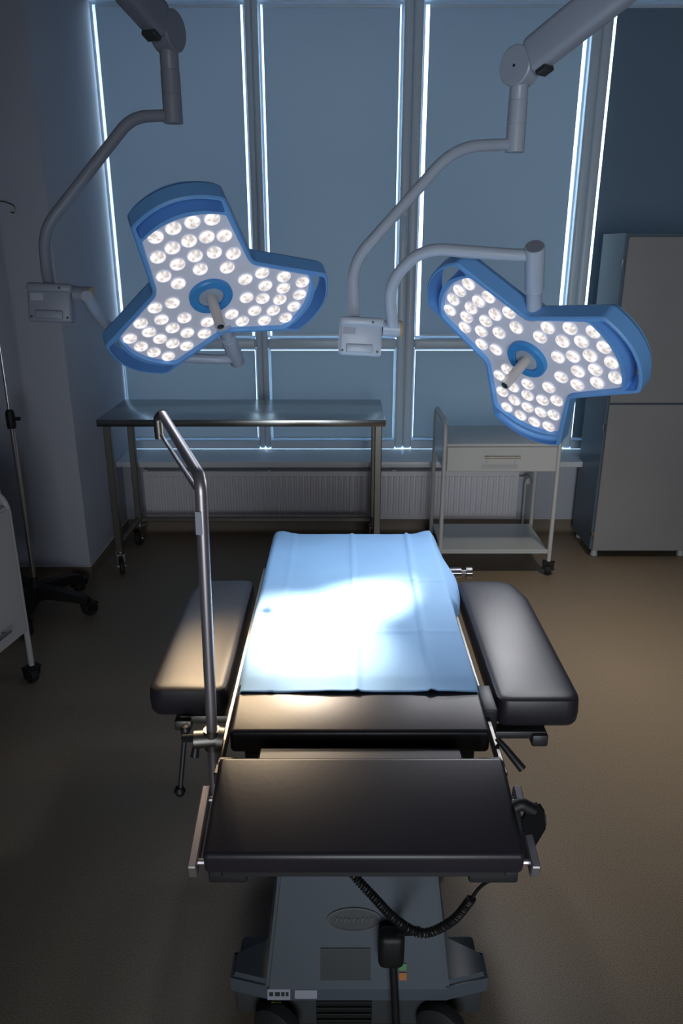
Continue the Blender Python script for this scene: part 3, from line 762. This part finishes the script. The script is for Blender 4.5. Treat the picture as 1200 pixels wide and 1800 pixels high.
# ------------------------------------------------------------------ anaesthesia screen bar
sb = thing('screen_bar', 'bent chrome bar standing at the left rail of the operating table', 'screen bar', (-.262, 1.305, 0))
def SBP(mb, m, name, par=sb):
    for v in mb.bm.verts: v.co = v.co - sb.location
    return mb.build(name, M[m], par)
bot, bend, tip = P(378, 1392, 1.31), P(352, 838, 1.305), P(286, 730, 1.83)
clampc = P(373, 1298, 1.305)
SBP(MB().tube([P(378, 1400, 1.31), clampc, bend, tip], .0112, 18, fillet=.035), 'satin', 'bent_tube')
e0, e1 = tip, P(281, 772, 1.83)
SBP(MB().tube([tip + Vector((0, 0, .004)), P(277, 735, 1.84), e1], .0115, 14, fillet=.02), 'steeldark', 'end_bracket')
SBP(MB().tube([P(283, 764, 1.83), P(346, 862, 1.31)], .0048, 10), 'satin', 'thin_rod')
l = SBP(MB().box((bend.x - .006, 1.296, 0), (bend.x + .006, 1.30, 0)), 'label', 'tube_label') if False else None
la, lb_ = P(351, 900, 1.293), P(353, 940, 1.293)
SBP(MB().prism([la + Vector((-.009, 0, 0)), la + Vector((.003, -.002, 0)), lb_ + Vector((.003, -.002, 0)), lb_ + Vector((-.009, 0, 0))], (0, .004, 0)), 'label', 'tube_label')
kc = SBP(MB().tube([clampc + Vector((-.036, -.004, 0)), clampc + Vector((.010, 0, 0))], .018, 20).tube([clampc + Vector((.0, 0, -.022)), clampc + Vector((0, 0, .022))], .017, 18)
    .tube([clampc + Vector((.010, 0, 0)), clampc + Vector((.022, 0, -.002))], .024, 20), 'steeldark', 'rail_clamp')
SBP(MB().tube([clampc + Vector((-.03, -.006, 0)), P(342, 1330, 1.29)], [.006, .009], 12), 'gunmetal', 'clamp_lever', kc)
SBP(MB().tube([P(345, 1297, 1.30), P(322, 1298, 1.31)], .008, 12), 'gunmetal', 'clamp_knob', kc)

# ------------------------------------------------------------------ drape
NU, NV = 90, 120
mb = MB(); g = []
XA, XB2 = CX - .315, CX + .325
for j in range(NV + 1):
    v = j / NV; row = []
    for i in range(NU + 1):
        u = i / NU
        x = XA + (XB2 - XA) * u; y = 1.408 + (2.352 - 1.408) * v
        z = .870
        z += .0022 * noise.noise(Vector((x * 5, y * 4, 0))) + .0009 * noise.noise(Vector((x * 22, y * 14, 3)))
        # folded creases
        for cx_, h_, w_ in ((CX - .004, .0035, .004), (CX + .165, .0045, .005), (CX - .19, .002, .004)):
            xx = cx_ + (.02 * (v - .4) if cx_ > CX + .1 else 0)
            z += h_ * math.exp(-((x - xx) / w_) ** 2) * 1.5
        for cy_, h_ in ((1.66, .0025), (1.96, .003)):
            z += h_ * math.exp(-((y - cy_ - .01 * math.sin(x * 9)) / .005) ** 2) * (1 if x > CX + .02 else .3)
        z -= max(0, 1.46 - y) * .13
        # near edge lifts in waves
        z += (.0005 + .0035 * math.sin(u * 9 + 1) ** 2) * math.exp(-v / .012)
        # sides fall over the edge of the pads
        ex = abs(x - CX) - .255
        side = 1 if x > CX else -1
        if ex > 0:
            near = 1 - v
            drop = min(ex, .075)
            flare = (.55 if side > 0 else .25) + .35 * math.sin(v * 7 + side) * (.5 if side > 0 else .3)
            z -= drop * (1.0 - .25 * flare) + .004
            x = CX + side * (.255 + ex * max(.12, flare * .5) + .008 * (1 - math.exp(-ex / .01)))
            if side > 0: x += .030 * math.exp(-((v - .66) / .16) ** 2) * min(1, ex / .03)
            if side > 0 and v < .5: x -= .010 * min(1, ex / .03)
        ey = y - 2.335
        if ey > 0: z -= ey * .6
        # far edge sags in the middle and stands up at the corners
        z += .016 * math.exp(-(1 - v) / .03) * (math.exp(-((u - .88) / .06) ** 2) + .9 * math.exp(-((u - .13) / .06) ** 2))
        # small pinch at the left
        d2 = ((x - (CX - .232)) / .018) ** 2 + ((y - 1.78) / .010) ** 2
        z += .020 * math.exp(-d2)
        row.append(mb.bm.verts.new((x - CX, y - 1.88, z)))
    g.append(row)
for j in range(NV):
    for i in range(NU): mb.bm.faces.new((g[j][i], g[j][i + 1], g[j + 1][i + 1], g[j + 1][i]))
dr = mb.build('surgical_drape', M['drape'], None, smooth=180)
dr.location = (CX, 1.88, 0)
so = dr.modifiers.new('thickness', 'SOLIDIFY'); so.thickness = .0008; so.offset = 1
tag(dr, 'light blue disposable drape spread over the operating table under the bright beam', 'drape')

# ------------------------------------------------------------------ door frame added behind the camera for the front fill light
structure(MB().box((-.50, YF - .02, 0), (-.42, YF + .05, 2.42), .004, 1).box((1.22, YF - .02, 0), (1.30, YF + .05, 2.42), .004, 1).box((-.42, YF - .02, 2.34), (1.22, YF + .05, 2.42), .004, 1).build('added_door_frame', M['frame']))

dl = thing('added_ceiling_fitting', 'round ceiling fitting added around an unseen fill light over the right side of the room', 'added ceiling light', (1.35, 2.75, CEIL))  # unseen fitting made up to go with the warm fill
MB().lathe([(.10, -.001), (.15, -.001), (.155, -.006), (.150, -.012), (.13, -.012), (.11, -.05), (.10, -.05)], 32).build('trim_ring', M['white'], dl)
